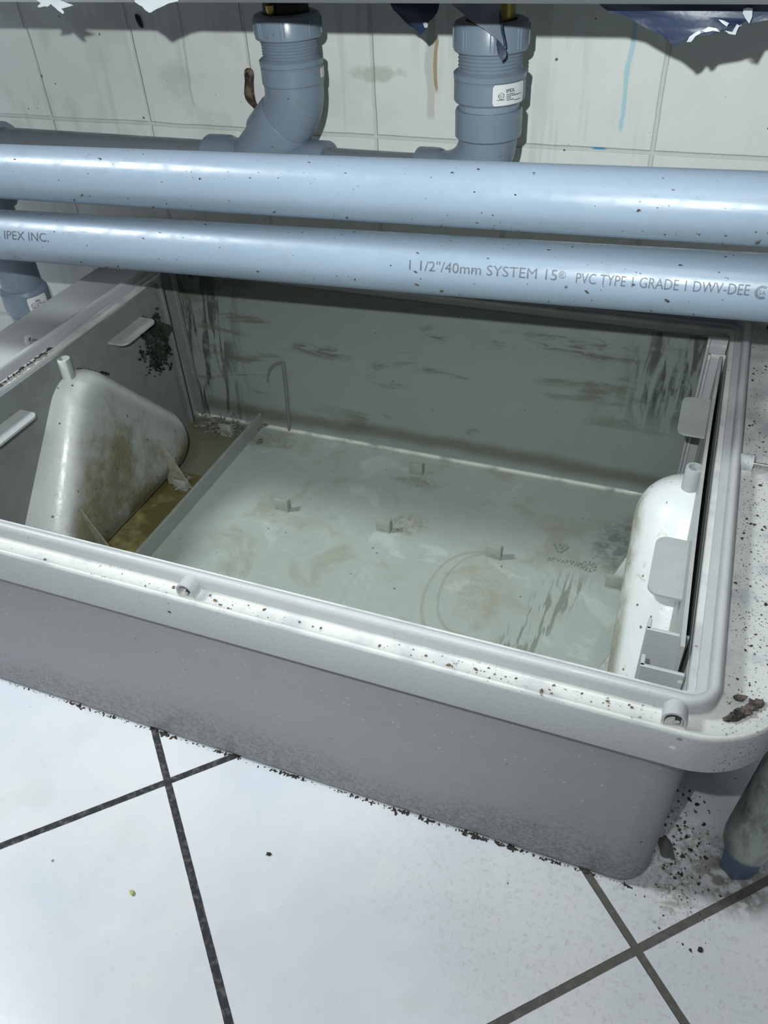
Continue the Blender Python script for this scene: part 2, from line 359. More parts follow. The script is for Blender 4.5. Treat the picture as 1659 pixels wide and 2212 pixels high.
# ---- wall, floor
def mat_wall():
    m = M('wall_tile', 0.36, 0, 0.4); X = m.xyz(); x, y, z = X
    n1 = m.noise(5, 3); n2 = m.noise(40, 4)
    c = m.mix(m.add(m.mul(n1, 0.6), m.mul(n2, 0.4)), (0.70, 0.725, 0.71), (0.80, 0.815, 0.79))
    wob = m.mul(m.sub(m.noise(11, 3), 0.5), 0.004)
    P = 0.157
    gx = m.f('ABSOLUTE', m.sub(m.f('FRACT', m.f('DIVIDE', m.add(m.add(x, wob), 0.0692 + P * 20.5), P)), 0.5))
    gz = m.f('ABSOLUTE', m.sub(m.f('FRACT', m.f('DIVIDE', m.add(m.add(z, wob), -0.4168 + P * 20.5), P)), 0.5))
    lx = m.rng(m.mul(gx, P), 0.0012, 0.0030, 1.0, 0.0); lz = m.rng(m.mul(gz, P), 0.0012, 0.0030, 1.0, 0.0)
    g = m.mx(lx, lz)
    c = m.mix(m.mul(g, 0.26), c, (0.33, 0.35, 0.29))
    drip = m.mul(m.rng(m.noise(55, 3, v=m.scaled((1, 1, 0.06))), 0.53, 0.64), m.rng(m.noise(6, 2), 0.4, 0.6))
    c = m.mix(m.mul(drip, 0.22), c, (0.36, 0.38, 0.28))
    left = m.rng(x, -0.2, -0.6)
    c = m.mix(m.mul(left, m.rng(m.noise(14, 4), 0.5, 0.65), 0.25), c, (0.40, 0.42, 0.35))
    # splash runs
    def runl(x0, z0, z1, wd, colr, a, sl=0.0, wig=0.012):
        xx = m.add(m.sub(x, x0), m.add(m.mul(m.sub(z, z0), sl), m.mul(m.sub(m.noise(22, 2), 0.5), wig)))
        return m.mul(m.rng(m.f('ABSOLUTE', xx), wd * 0.5, wd, 1.0, 0.0), m.band(z, z0, z1, 0.004), a), colr
    for a in ((-0.105, 0.437, 0.56, 0.0030, (0.36, 0.62, 0.72), 0.75), (-0.308, 0.468, 0.52, 0.0028, (0.30, 0.22, 0.08), 0.8),
              (-0.315, 0.44, 0.56, 0.006, (0.42, 0.42, 0.34), 0.5), (-0.625, 0.44, 0.56, 0.0025, (0.40, 0.42, 0.36), 0.5)):
        f_, cc = runl(*a); c = m.mix(f_, c, cc)
    c = m.mix(m.mul(m.ell((-0.378, 0, 0.483), (0.028, None, 0.008), 0.9, 60), 0.45), c, (0.33, 0.36, 0.24))
    c = m.mix(m.mul(m.ell((-0.645, 0, 0.47), (0.02, None, 0.02), 0.9, 60), 0.12), c, (0.36, 0.42, 0.30))
    c = m.mix(m.ell((-0.125, 0, 0.418), (0.008, None, 0.0012), 0.2, 60), c, (0.08, 0.36, 0.62))
    c = m.mix(m.mul(m.specks(55, 0.10, 0.22), 0.85), c, (0.05, 0.05, 0.035))
    c = m.mix(m.mul(m.specks(120, 0.13, 0.07), 0.75), c, (0.07, 0.065, 0.04))
    lowg = m.mul(m.rng(m.noise(150, 5, 0.7), 0.53, 0.62), m.rng(z, 0.31, 0.25), m.rng(x, -0.78, -0.72))
    c = m.mix(lowg, c, (0.03, 0.045, 0.02))
    return m.out(c, m.rng(n2, 0.3, 0.7, 0.30, 0.45), m.add(m.mul(g, -1.0), m.mul(n1, 0.4)), 0.0012)
def mat_floor():
    m = M('floor_tile', 0.33, 0, 0.4); X = m.xyz(); x, y, z = X
    T = 0.31; a = 0.7776; px, py = -0.3786, 0.3151
    u = m.add(m.mul(m.sub(x, px), math.cos(a)), m.mul(m.sub(y, py), math.sin(a)))
    v = m.add(m.mul(m.sub(x, px), -math.sin(a)), m.mul(m.sub(y, py), math.cos(a)))
    gs = []
    for q in (u, v):
        d = m.f('ABSOLUTE', m.sub(m.f('FRACT', m.add(m.f('DIVIDE', q, T), 20.5)), 0.5))
        gs.append(m.mul(d, T))
    d = m.f('MINIMUM', gs[0], gs[1])
    d = m.add(d, m.mul(m.sub(m.noise(90, 3), 0.5), 0.0006))
    g = m.rng(d, 0.0030, 0.0036, 1.0, 0.0)
    n1 = m.noise(6, 4, 0.55); n2 = m.noise(28, 5, 0.65); n3 = m.noise(120, 4, 0.7)
    c = m.mix(m.rng(n1, 0.3, 0.7), (0.60, 0.645, 0.70), (0.70, 0.725, 0.745))
    c = m.mix(m.mul(m.rng(n2, 0.5, 0.7), 0.35), c, (0.72, 0.70, 0.69))
    c = m.mix(m.mul(m.rng(m.noise(17, 4), 0.55, 0.7), 0.22), c, (0.56, 0.545, 0.52))
    c = m.mix(m.mul(m.rng(n3, 0.60, 0.72), 0.22), c, (0.42, 0.43, 0.43))
    # grubby film near the tank's right end
    near = m.ell((0.06, 0.31, 0), (0.20, 0.085, None), 0.5, 14, 0.5)
    c = m.mix(m.mul(near, m.rng(m.noise(190, 5, 0.75, dist=0.8), 0.50, 0.66), 0.42), c, (0.30, 0.30, 0.27))
    c = m.mix(m.mul(near, 0.35), c, (0.52, 0.52, 0.49))
    filth = m.ell((0.078, 0.398, 0), (0.034, 0.048, None), 0.9, 40, 0.6)
    c = m.mix(m.mul(filth, m.rng(m.noise(120, 6, 0.75, dist=1.0), 0.42, 0.62), 0.7), c, (0.17, 0.16, 0.095))
    c = m.mix(m.mul(filth, m.specks(260, 0.4, 0.22), 0.9), c, (0.02, 0.02, 0.015))
    foot = m.ell((0.128, 0.400, 0), (0.030, 0.030, None), 0.6, 45, 0.35)
    c = m.mix(m.mul(foot, m.rng(m.noise(90, 5), 0.38, 0.55), 0.75), c, (0.12, 0.11, 0.07))
    c = m.mix(m.mul(m.specks(60, 0.09, 0.06), 0.8), c, (0.12, 0.12, 0.11))
    gc = m.mix(m.rng(m.noise(160, 4), 0.45, 0.7), (0.022, 0.024, 0.028), (0.10, 0.10, 0.10))
    warm = m.rng(x, -0.25, 0.05)
    gc = m.mix(m.mul(warm, 0.65), gc, (0.13, 0.125, 0.105))
    c = m.mix(g, c, gc)
    return m.out(c, m.add(m.mul(g, 0.4), m.rng(n2, 0.3, 0.7, 0.28, 0.42)), m.add(m.mul(g, -1.0), m.mul(n2, 0.12)), 0.0008)

# ------------------------------------------------------------------ the setting
bm = bmesh.new(); add_box(bm, (-2.6, -2.2, -0.05), (1.9, 1.05, 0)); struct('floor', bm, mat_floor(), smooth=False)
bm = bmesh.new(); add_box(bm, (-2.6, 0.935, 0), (1.9, 1.05, 2.4)); struct('wall_back', bm, mat_wall(), smooth=False)

# ------------------------------------------------------------------ the tank
FZ = 0.012
tank = thing('grease_trap_tank', (-0.33, 0.63, 0), 'large open grey plastic grease trap tank standing on the tiled floor under the sink pipes', 'grease trap')
def RL(x0, x1, y0, y1, r, z, n=10): return [(p[0], p[1], z) for p in rrect(x0, x1, y0, y1, r, n)]
def outer(z, i=0.0, r=0.027):
    k = z / 0.205
    return RL(-0.690 - 0.008 * k + i, 0.0600 + 0.003 * k - i, 0.3600 - 0.0040 * k + i, 0.897 + 0.021 * k - i, r - i * 0.5, z)
def inner(z, i=0.0, r=0.012):
    k = (z - FZ) / (0.243 - FZ); k = max(0, min(1, k))
    return RL(-0.680 - 0.0075 * k + i, 0.040 + 0.0075 * k - i, 0.385 - 0.006 * k + i, 0.877 + 0.029 * k - i, r, z)
bm = bmesh.new()
loft(bm, [outer(0.0, 0.010), outer(0.0015, 0.004), outer(0.005, 0.001), outer(0.010), outer(0.06), outer(0.12), outer(0.19), outer(0.221),
          RL(-0.694, 0.053, 0.373, 0.912, 0.018, 0.230), inner(0.230), inner(0.12), inner(0.06), inner(0.026), inner(0.017, 0.001), inner(0.0135, 0.003), inner(FZ, 0.007)])
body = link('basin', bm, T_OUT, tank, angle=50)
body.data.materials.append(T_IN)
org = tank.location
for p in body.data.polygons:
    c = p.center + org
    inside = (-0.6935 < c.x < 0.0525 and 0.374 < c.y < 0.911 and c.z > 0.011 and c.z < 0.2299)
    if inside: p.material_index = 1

XF0, XF1, YF0, YF1 = -0.791, 0.1142, 0.3432, 0.9335       # outside of the flange
XR0, XR1, YR0, YR1 = -0.7076, 0.0678, 0.3580, 0.9265      # outside of the upstand
def fl_(i, z, r=0.063): return RL(XF0 + i, XF1 - i, YF0 + i, YF1 - i, r - i, z + 0.015, 14)
def rg_(i, z, r=0.022): return RL(XR0 + i, XR1 - i, YR0 + i, YR1 - i, max(r - i, 0.003), z + 0.015, 14)
bm = bmesh.new()
loft(bm, [rg_(0.008, 0.203, 0.03), fl_(0.0030, 0.203), fl_(0.0028, 0.1885), fl_(0.0020, 0.1875), fl_(0.0003, 0.1878), fl_(0, 0.190), fl_(0, 0.2205), fl_(0.0004, 0.2238), fl_(0.0014, 0.2252), fl_(0.0026, 0.2253), fl_(0.0036, 0.2243), fl_(0.0044, 0.2236),
          rg_(-0.0015, 0.2235), rg_(-0.0004, 0.2242), rg_(0, 0.2265), rg_(0, 0.2345), rg_(0.0006, 0.2368), rg_(0.0020, 0.2386), rg_(0.0042, 0.2394), rg_(0.0064, 0.2386),
          rg_(0.0078, 0.2368), rg_(0.0084, 0.2345), rg_(0.0086, 0.2290), rg_(0.0150, 0.2288), rg_(0.0152, 0.2255), rg_(0.0195, 0.2255), rg_(0.0200, 0.224), rg_(0.0205, 0.2080, 0.026), rg_(0.012, 0.203, 0.03)], close=True)
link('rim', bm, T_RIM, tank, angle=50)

# low divider across the floor
bm = bmesh.new()
add_box(bm, (-0.5705, 0.3860, 0.0105), (-0.5665, 0.8765, 0.0355), 0.0006, 1)
link('divider', bm, simple('divider_plastic', (0.27, 0.29, 0.27), 0.4, var=0.12), tank)
# pegs moulded on the floor
for x, y in ((-0.600, 0.699), (-0.609, 0.839), (-0.449, 0.705), (-0.307, 0.707), (-0.163, 0.702), (-0.307, 0.832), (-0.020, 0.696), (-0.163, 0.835), (-0.449, 0.835)):
    if (x, y) in ((-0.163, 0.835), (-0.449, 0.835)): continue
    bm = bmesh.new()
    add_box(bm, (x - 0.0095, y - 0.0015, 0.011), (x + 0.0095, y + 0.0015, 0.031), 0.0008, 2)
    add_box(bm, (x - 0.0095, y - 0.0030, 0.0115), (x + 0.0085, y - 0.0010, 0.0130), 0.0006, 2)
    add_box(bm, (x + 0.0065, y + 0.001, 0.011), (x + 0.0095, y + 0.008, 0.0285), 0.0006, 1)
    link('floor_peg', bm, PEG, tank)
# arched rib on the rear wall
bm = bmesh.new()
pts = [(-0.5225, 0.8765, 0.012), (-0.5225, 0.884, 0.085), (-0.5230, 0.887, 0.113)]
for i in range(9):
    a = i / 8 * PI / 2
    pts.append((-0.523 - 0.030 * math.sin(a) * 0.95, 0.8875 - 0.003 * i / 8, 0.087 + 0.034 * math.cos(a)))
sweep(bm, pts, [0.0028] * 3 + [0.0022 - 0.0001 * i for i in range(9)], 8)
link('arched_rib', bm, simple('rib_plastic', (0.15, 0.155, 0.14), 0.5), tank)
# slots and brackets holding the right baffle, rails by the rear corner
for s, X0 in ((1, 0.0460), (-1, -0.6860)):
    for y, z0, z1, dp in ((0.872, 0.02, 0.2485, 0.021), (0.847, 0.02, 0.241, 0.018)):
        bm = bmesh.new()
        a, b = sorted((X0, X0 - s * dp)); add_box(bm, (a, y - 0.0015, z0), (b, y + 0.0015, z1), 0.0005, 1)
        a, b = sorted((X0 - s * (dp - 0.003), X0 - s * dp)); add_box(bm, (a, y - 0.006, z0), (b, y + 0.001, z1), 0.0005, 1)
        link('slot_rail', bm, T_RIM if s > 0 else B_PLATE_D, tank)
    for y in (0.400, 0.436):
        bm = bmesh.new()
        a, b = sorted((X0, X0 - s * 0.030)); add_box(bm, (a, y - 0.0014, 0.10), (b, y + 0.0014, 0.231), 0.0005, 1)
        a, b = sorted((X0 - s * 0.027, X0 - s * 0.030)); add_box(bm, (a, y - 0.001, 0.10), (b, y + 0.010, 0.231), 0.0005, 1)
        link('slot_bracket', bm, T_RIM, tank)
# lid clips on the flange, each with its metal pin
def clip(px, py, out, post=False, pin=0.012, pw=0.0014):
    out = Vector(out); side = Vector((-out.y, out.x, 0)); c = Vector((px, py, 0.2385))
    b = bmesh.new(); n = 12; ro, ri, hh, ln = 0.0075, 0.0059, 0.0065, 0.0115
    if post: ro, ri, hh, ln = 0.0060, 0.0025, 0.006, 0.004
    prof = [(ro, 0)] + [(ro * math.cos(PI * i / n), hh + ro * math.sin(PI * i / n)) for i in range(n + 1)] + [(-ro, 0), (-ri, 0)] + \
           [(-ri * math.cos(PI * i / n), hh + ri * math.sin(PI * i / n)) for i in range(n + 1)] + [(ri, 0)]
    loft(b, [[c + out * t + side * u + Vector((0, 0, h)) for u, h in prof] for t in (0, ln)])
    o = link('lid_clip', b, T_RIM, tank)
    b = bmesh.new(); c2 = c + Vector((0, 0, hh)) + (side * 0.002 if pin < 0.02 else Vector((0, 0, 0)))
    if post: sweep(b, [c2 - out * pin, c2 + out * 0.006], pw, 12)
    else: sweep(b, [c2 + out * 0.001, c2 + out * pin], pw, 12)
    if post or pin > 0.02: lathe(b, [(0.0005, 0), (pw * 1.6, 0.0004), (pw * 1.6, 0.002), (0.0005, 0.0024)], c2 + out * (0.006 if post else pin - 0.001), out, 12)
    q = link('clip_pin', b, STEEL, o); q['label'] = 'shiny metal pin'
clip(-0.3214, 0.3590, (0, -1, 0), pin=0.0118, pw=0.0016)
clip(0.0416, 0.3590, (0, -1, 0), pin=0.0118, pw=0.0016)
clip(0.0668, 0.647, (1, 0, 0), pin=0.036)
clip(-0.7300, 0.658, (-1, 0, 0), post=True, pin=0.024)
# moulded recycling triangle and lettering, blurred by dirt
bm = bmesh.new(); c = Vector((-0.090, 0.745, FZ + 0.0006))
tri = [c + Vector((0.011 * math.cos(a), 0.012 * math.sin(a), 0)) for a in (math.radians(155), math.radians(25), math.radians(270))]
for i in range(3):
    a, b = tri[i], tri[(i + 1) % 3]; d = (b - a) * 0.12
    sweep(bm, [a + d, b - d], 0.0010, 8)
for k in range(8):
    q = Vector((-0.098 + k * 0.0052 + random.uniform(-.0008, .0008), 0.722 + random.uniform(-.001, .001), FZ + 0.0003)); h = 0.0036 * random.uniform(0.6, 1)
    if k % 3 == 0: sweep(bm, [q + Vector((-0.002, -h, 0)), q + Vector((0, h, 0)), q + Vector((0.002, -h, 0))], 0.0006, 6)
    elif k % 3 == 1: sweep(bm, [q + Vector((-0.0015, -h, 0)), q + Vector((-0.0015, h, 0)), q + Vector((0.0015, h * 0.5, 0)), q + Vector((-0.0010, 0, 0))], 0.0006, 6)
    else: sweep(bm, [q + Vector((-0.002, h, 0)), q + Vector((0, -h, 0)), q + Vector((0.002, h, 0))], 0.0006, 6)
wc = Vector((-0.0525, 0.722, FZ + 0.0006))
for k in range(9):
    a = 2 * PI * k / 9 + 0.2; d = Vector((math.cos(a), math.sin(a), 0)); e = Vector((-d.y, d.x, 0))
    sweep(bm, [wc + d * 0.003, wc + d * 0.009], 0.0006, 6); sweep(bm, [wc + d * 0.0085 - e * 0.002, wc + d * 0.0085 + e * 0.002], 0.0006, 6)
sweep(bm, [c + Vector((0.003, 0.006, 0)), c + Vector((-0.002, 0.005, 0)), c + Vector((-0.002, 0.0015, 0)), c + Vector((0.002, 0.0015, 0)), c + Vector((0.001, -0.003, 0)), c + Vector((-0.002, -0.003, 0))], 0.0007, 6)
link('moulded_mark', bm, simple('mark_plastic', (0.25, 0.29, 0.26), 0.5, var=0.3, sc=300), tank)

# ------------------------------------------------------------------ the two lift-out baffles
def baffle(name, x0, s, top, label, matb, dep, taper, finx):
    # x0: plane of the plate, s: direction into the tank
    t = thing(name, (x0, 0.64, 0.014), label, 'baffle', 'lift-out baffles inside the tank')
    b = bmesh.new(); n = 24; rows = 8
    def pt(i, j, off):
        y = 0.414 + 0.426 * i / n; z = 0.016 + 0.227 * j / rows
        bow = 0.0022 * math.sin(PI * i / n) * (j / rows)
        return Vector((x0 + s * (bow + off), y, z))
    rings = []
    for i in range(n + 1):
        rings.append([pt(i, j, 0) for j in range(rows + 1)] + [pt(i, j, 0.003) for j in range(rows, -1, -1)])
    loft(b, rings); link('plate', b, B_PLATE if s < 0 else B_PLATE_D, t, angle=50)
    # hood: hull of three circles, rounded towards its flat inner face
    yc = 0.642
    cs = [((-0.096, 0.058), 0.050), ((0.094, 0.058), 0.050), ((0.0, 0.163), 0.052)]
    K = 96; fr = 0.047
    def outline(inset):
        pts = []
        zb = 0.026
        for k in range(K):
            a = 2 * PI * k / K
            d = Vector((math.cos(a), math.sin(a)))
            # support point of the hull in the direction a
            best = max(cs, key=lambda q: q[0][0] * d.x + q[0][1] * d.y + max(q[1] - inset, 0.003))
            r = max(best[1] - inset, 0.003)
            pts.append((best[0][0] + r * d.x, max(best[0][1] + r * d.y, zb)))
        return pts
    loops = []
    def protr(z): return dep * (1 - taper * max(0, min(1, (z - 0.05) / 0.15)))
    for kk in range(0, 11):
        th = kk / 10 * PI / 2
        inset = fr * (1 - math.cos(th)); q = 1 - (fr * 0.92 / dep) * (1 - math.sin(th))
        if kk == 0: loops.append([Vector((x0 + s * 0.001, yc + p[0], p[1])) for p in outline(0)])
        loops.append([Vector((x0 + s * (0.002 + (protr(p[1])) * q), yc + p[0], p[1])) for p in outline(inset)])
    loft(b := bmesh.new(), loops, cap0=False)
    link('hood', b, matb, t, angle=60)
    finm = simple('fin_plastic', (0.30, 0.29, 0.23), 0.4, var=0.35, sc=120) if s > 0 else matb
    b = bmesh.new(); lathe(b, [(0.0078, 0), (0.0078, top), (0.0074, top + 0.001), (0.0052, top + 0.001), (0.0050, top - 0.002), (0.0050, 0.004)], (x0 + s * 0.0105, 0.638, 0.210), n=24, caps=True)
    link('vent_tube', b, B_PLATE if s < 0 else matb, t)
    for ya in (-0.118, 0.116):
        b = bmesh.new(); y = yc + ya; xs = sorted((x0 + s * 0.001, x0 + s * 0.031))
        pr = rrect(xs[0], xs[1], y - 0.036, y + 0.036, 0.010, 6)
        # round only the free side
        pr = [((p[0] if (p[0] - (xs[0] + xs[1]) / 2) * s > 0 else (xs[0] if s > 0 else xs[1])), p[1]) for p in pr]
        loft(b, [[(p[0], p[1], z) for p in pr] for z in (0.2135, 0.2160)])
        link('lifting_tab', b, TABM, t, angle=30)
    for yf in (yc - 0.098, yc + 0.062):
        b = bmesh.new()
        P = [(dep - 0.006, 0.098), (dep + finx, 0.018), (dep - 0.006, 0.018)]
        loft(b, [[Vector((x0 + s * p[0], yf + q, p[1])) for p in P] for q in (-0.0010, 0.0010)])
        link('fin', b, finm, t)
    return t
baffle('baffle', -0.6785, 1, 0.028, 'dirty baffle against the left wall of the tank, its hood caked with brown grime', B_LEFT, 0.063, 0.36, 0.030)
baffle('baffle', 0.0425, -1, 0.026, 'clean white baffle against the right wall of the tank, beside the speckled flange', B_RIGHT, 0.047, -0.14, 0.020)

# ------------------------------------------------------------------ two long waste pipes in front
def cylmap(A, B, R):
    A = Vector(A); B = Vector(B); a = (B - A).normalized()
    fwd = (Vector((0, -1, 0)) - a * Vector((0, -1, 0)).dot(a)).normalized(); up = a.cross(-fwd) if a.cross(-fwd).z > 0 else a.cross(fwd)
    def f(x, ang, r=0.0):
        t = (x - A.x) / a.x
        return A + a * t + (R + r) * (fwd * math.cos(ang) + up * math.sin(ang))
    return f
def long_pipe(A, B, R, label):
    A = Vector(A); B = Vector(B); d = (B - A).normalized()
    P0 = A - d * 0.75; P1 = A + d * 1.35
    b = bmesh.new(); n = 64; u, v = frame_of(d)
    def ring(p, r): return [p + r * (u * math.cos(2 * PI * k / n) + v * math.sin(2 * PI * k / n)) for k in range(n)]
    loft(b, [ring(P0, R), ring(P1, R), ring(P1, R - 0.0037), ring(P0, R - 0.0037)], close=True)
    o = link('waste_pipe', b, PVC); base_to(o, P0)
    tag(o, label, 'pipe', 'long grey waste pipes across the front'); return o
RP = 0.02415
PA = ((-.5, .6118, .4008), (.5, .6215, .4333)); PU = ((-.5, .6091, .4627), (.5, .6047, .4914))
long_pipe(*PU, RP, 'upper of the two long grey pipes, blank and without printed lettering')
lower = long_pipe(*PA, RP, 'lower of the two long grey pipes, printed with small dark lettering')
INK = simple('print_ink', (0.085, 0.10, 0.125), 0.5, var=0.3, sc=300)
fA = cylmap(*PA, RP)
def pipe_text(s, x0, w, a0, h, thin=0.0, name='printed_lettering', gaps=None):
    b = text_bm(s, w, h, thin)
    for v in b.verts: v.co = fA(x0 + v.co.x, math.radians(a0) + v.co.y / RP, 0.00018)
    for f in b.faces: f.normal_update()
    o = link(name, b, INK, lower, smooth=False); return o
pipe_text('1 1/2"/40mm SYSTEM 15', -0.2190, 0.1195, 11.0, 0.0078)
pipe_text('\u00ae', -0.0985, 0.0055, 15.0, 0.0052)
pipe_text('PVC TYPE 1 GRADE 1 DWV-DEE', -0.0850, 0.1220, 9.0, 0.0076)
pipe_text('R IPEX INC.', -0.6490, 0.0655, 14.5, 0.0080)
# certification mark: a broad ring open to the right round two small letters
b = bmesh.new()
for r in (0.0044, 0.0034):
    ring = [(0.0452 + r * math.cos(math.radians(a)), r * math.sin(math.radians(a))) for a in range(50, 320, 15)]
    for p, q in zip(ring, ring[1:]):
        w_ = 0.00035; dx, dy = q[0] - p[0], q[1] - p[1]; L = math.hypot(dx, dy); nx, ny = -dy / L * w_, dx / L * w_
        vs = [b.verts.new(fA(X_, math.radians(15.5) + Y_ / RP, 0.00018)) for X_, Y_ in ((p[0] + nx, p[1] + ny), (q[0] + nx, q[1] + ny), (q[0] - nx, q[1] - ny), (p[0] - nx, p[1] - ny))]
        b.faces.new(vs)
tb = text_bm('SA', 0.0045, 0.0032, -0.01)
for v in tb.verts: v.co = fA(0.0432 + v.co.x, math.radians(11.5) + v.co.y / RP, 0.00018)
merge(b, tb); link('printed_mark', b, INK, lower, smooth=False)

# ------------------------------------------------------------------ rear drain line
YD = 0.82; ZR = 0.411
drain = thing('drain_piping', (-0.42, YD, ZR), 'grey rear drain line with two upright couplings rising to the sink, behind the long pipes', 'drain pipe')
def part(name, fn, mat, parent=drain, **k):
    b = bmesh.new(); fn(b); return link(name, b, mat, parent, **k)
part('pipe_run', lambda b: sweep(b, [(-0.845, YD, ZR), (-0.52, YD, ZR)], RP, 48), PVC_OLD)
part('pipe_run', lambda b: sweep(b, [(-0.41, YD, ZR), (-0.27, YD, ZR)], RP, 48), PVC_OLD)
def wye(b):
    ax = (1, 0, 0); o = (-0.540, YD, ZR)
    lathe(b, [(0.0245, 0), (0.0300, 0.0006), (0.0308, 0.002), (0.0308, 0.026), (0.0292, 0.030), (0.0285, 0.034), (0.0285, 0.116), (0.0292, 0.120), (0.0308, 0.124), (0.0308, 0.146), (0.0300, 0.1480), (0.0245, 0.1485)], o, ax, 48)
    d = Vector((1, 0, 1)).normalized()
    lathe(b, [(0.0285, 0.0), (0.0285, 0.040), (0.0318, 0.041), (0.0322, 0.043), (0.0322, 0.070), (0.0315, 0.0715), (0.025, 0.072)], Vector((-0.487, YD, ZR)), d, 48)
part('wye_fitting', wye, PVC_FIT, angle=28)
def elbow45(b):
    # from the branch end up into the vertical
    bx, bz = -0.487 + 0.0705 * 0.7071, ZR + 0.0705 * 0.7071
    R = 0.045
    c = (bx - R * 0.7071, YD, bz + R * 0.7071)
    pts = [(bx - 0.012, YD, bz - 0.012), (bx - 0.0005, YD, bz - 0.0005)] + arc(c, R, -45, 0, 10)
    e = pts[-1]; pts.append((e[0], YD, e[2] + 0.010))
    sweep(b, pts, [0.0305] * 2 + [0.0305] * 11 + [0.0305], 48)
    return e
E = []
part('street_elbow', lambda b: E.append(elbow45(b)), PVC_FIT, angle=28)
xl_ = E[0][0]; zl_ = E[0][2]
def coupling_body(b, x, z0, z1, r, zt):
    lathe(b, [(0.025, z0 - 0.001), (r - 0.001, z0 - 0.0005), (r, z0 + 0.001), (r, z1 - 0.0075), (r - 0.0006, z1 - 0.007), (r - 0.0006, z1 - 0.0062), (r + 0.0004, z1 - 0.0055), (r + 0.0006, z1 - 0.001), (r - 0.0005, z1), (r - 0.0035, z1 + 0.002)] +
          [(r - 0.0035 - (0.0009 if k % 2 else 0), z1 + 0.002 + (zt - z1 - 0.002) * k / 14) for k in range(15)] + [(0.022, zt)], (x, YD, 0), n=56)
def nut(b, x, z0, z1, r):
    prof = [(0.024, z0), (r - 0.001, z0), (r - 0.0002, z0 + 0.001), (r - 0.0002, z1 - 0.004), (r - 0.0015, z1 - 0.0015), (r - 0.004, z1 - 0.0003), (r - 0.008, z1), (0.0235, z1 - 0.001), (0.0225, z1 - 0.006)]
    lathe(b, prof, (x, YD, 0), n=56, caps=False)
    for k in range(8):
        a = 2 * PI * k / 8 + 0.30
        for da in (-0.055, 0.055):
            q = bmesh.new(); bmesh.ops.create_cube(q, size=1)
            for v in q.verts: v.co = Vector((v.co.x * 0.0018 + (r - 0.0001) , v.co.y * 0.0013, v.co.z * (z1 - z0 - 0.007))) 
            bmesh.ops.bevel(q, geom=q.edges[:], offset=0.0004, segments=1, affect='EDGES')
            bmesh.ops.rotate(q, verts=q.verts[:], cent=(0, 0, 0), matrix=Matrix.Rotation(a + da, 3, 'Z'))
            bmesh.ops.translate(q, verts=q.verts[:], vec=(x, YD, (z0 + z1) / 2 - 0.001)); merge(b, q)
PAPER = simple('label_paper', (0.74, 0.75, 0.76), 0.35, var=0.04)
BLK = simple('label_print', (0.03, 0.03, 0.035), 0.5)
def sticker(parent, x, r, z0, z1, a0, a1, letters=True):
    # a: degrees from -y towards +x
    cx, cy = x, YD
    def f(a, z, e): a = math.radians(a); return Vector((cx + (r + e) * math.sin(a), cy - (r + e) * math.cos(a), z))
    arcw = math.radians(a1 - a0) * r; H = z1 - z0
    pr = rrect(0, arcw, 0, H, H * 0.13, 5)
    b = bmesh.new()
    # strips between the bottom and the top edge
    n = 26; top = []; bot = []
    for i in range(n + 1):
        u = arcw * i / n; rr = H * 0.13; e = 0
        if u < rr: e = rr - math.sqrt(max(0, rr * rr - (rr - u) ** 2))
        if u > arcw - rr: e = rr - math.sqrt(max(0, rr * rr - (u - arcw + rr) ** 2))
        A = a0 + (a1 - a0) * i / n
        bot.append((A, z0 + e)); top.append((A, z1 - e))
    loops = []
    for (A, zb), (_, zt) in zip(bot, top): loops.append([f(A, zb, 0.0001), f(A, zt, 0.0001), f(A, zt, 0.0004), f(A, zb, 0.0004)])
    loft(b, loops); link('label_sticker', b, PAPER, parent)['label'] = 'white paper sticker'
    if not letters: return
    b = bmesh.new()
    def put(s, u0, w, v0, h, thin=0.0):
        t = text_bm(s, w * arcw, h * H, thin)
        for v in t.verts: v.co = f(a0 + (a1 - a0) * (u0 + v.co.x / arcw), z0 + v0 * H + v.co.y, 0.00052)
        merge(b, t)
    put('IPEX', 0.36, 0.26, 0.60, 0.17, 0.02)
    put('ULC', 0.145, 0.17, 0.40, 0.15)
    for i in range(20):       # ring round the test mark
        g0, g1 = 2 * PI * i / 20, 2 * PI * (i + 1) / 20
        q = []
        for g, k in ((g0, 1), (g1, 1), (g1, 0.86), (g0, 0.86)):
            q.append(b.verts.new(f(a0 + (a1 - a0) * (0.23 + 0.125 * k * math.cos(g) * H / arcw * 1.25), z0 + H * (0.47 + 0.155 * k * math.sin(g)), 0.00052)))
        b.faces.new(q)
    # rows of print too fine to read
    for u0, u1, v0 in ((0.37, 0.62, 0.49), (0.37, 0.50, 0.40), (0.53, 0.85, 0.41), (0.12, 0.31, 0.26), (0.37, 0.48, 0.31), (0.38, 0.60, 0.22), (0.62, 0.84, 0.16)):
        k = u0
        while k < u1:
            wd = 0.012 + random.random() * 0.014
            vs = [b.verts.new(f(a0 + (a1 - a0) * uu, z0 + H * vv, 0.00052)) for uu, vv in ((k, v0), (k + wd, v0), (k + wd, v0 + 0.05), (k, v0 + 0.05))]
            b.faces.new(vs); k += wd + 0.007
    link('label_lettering', b, BLK, parent, smooth=False)
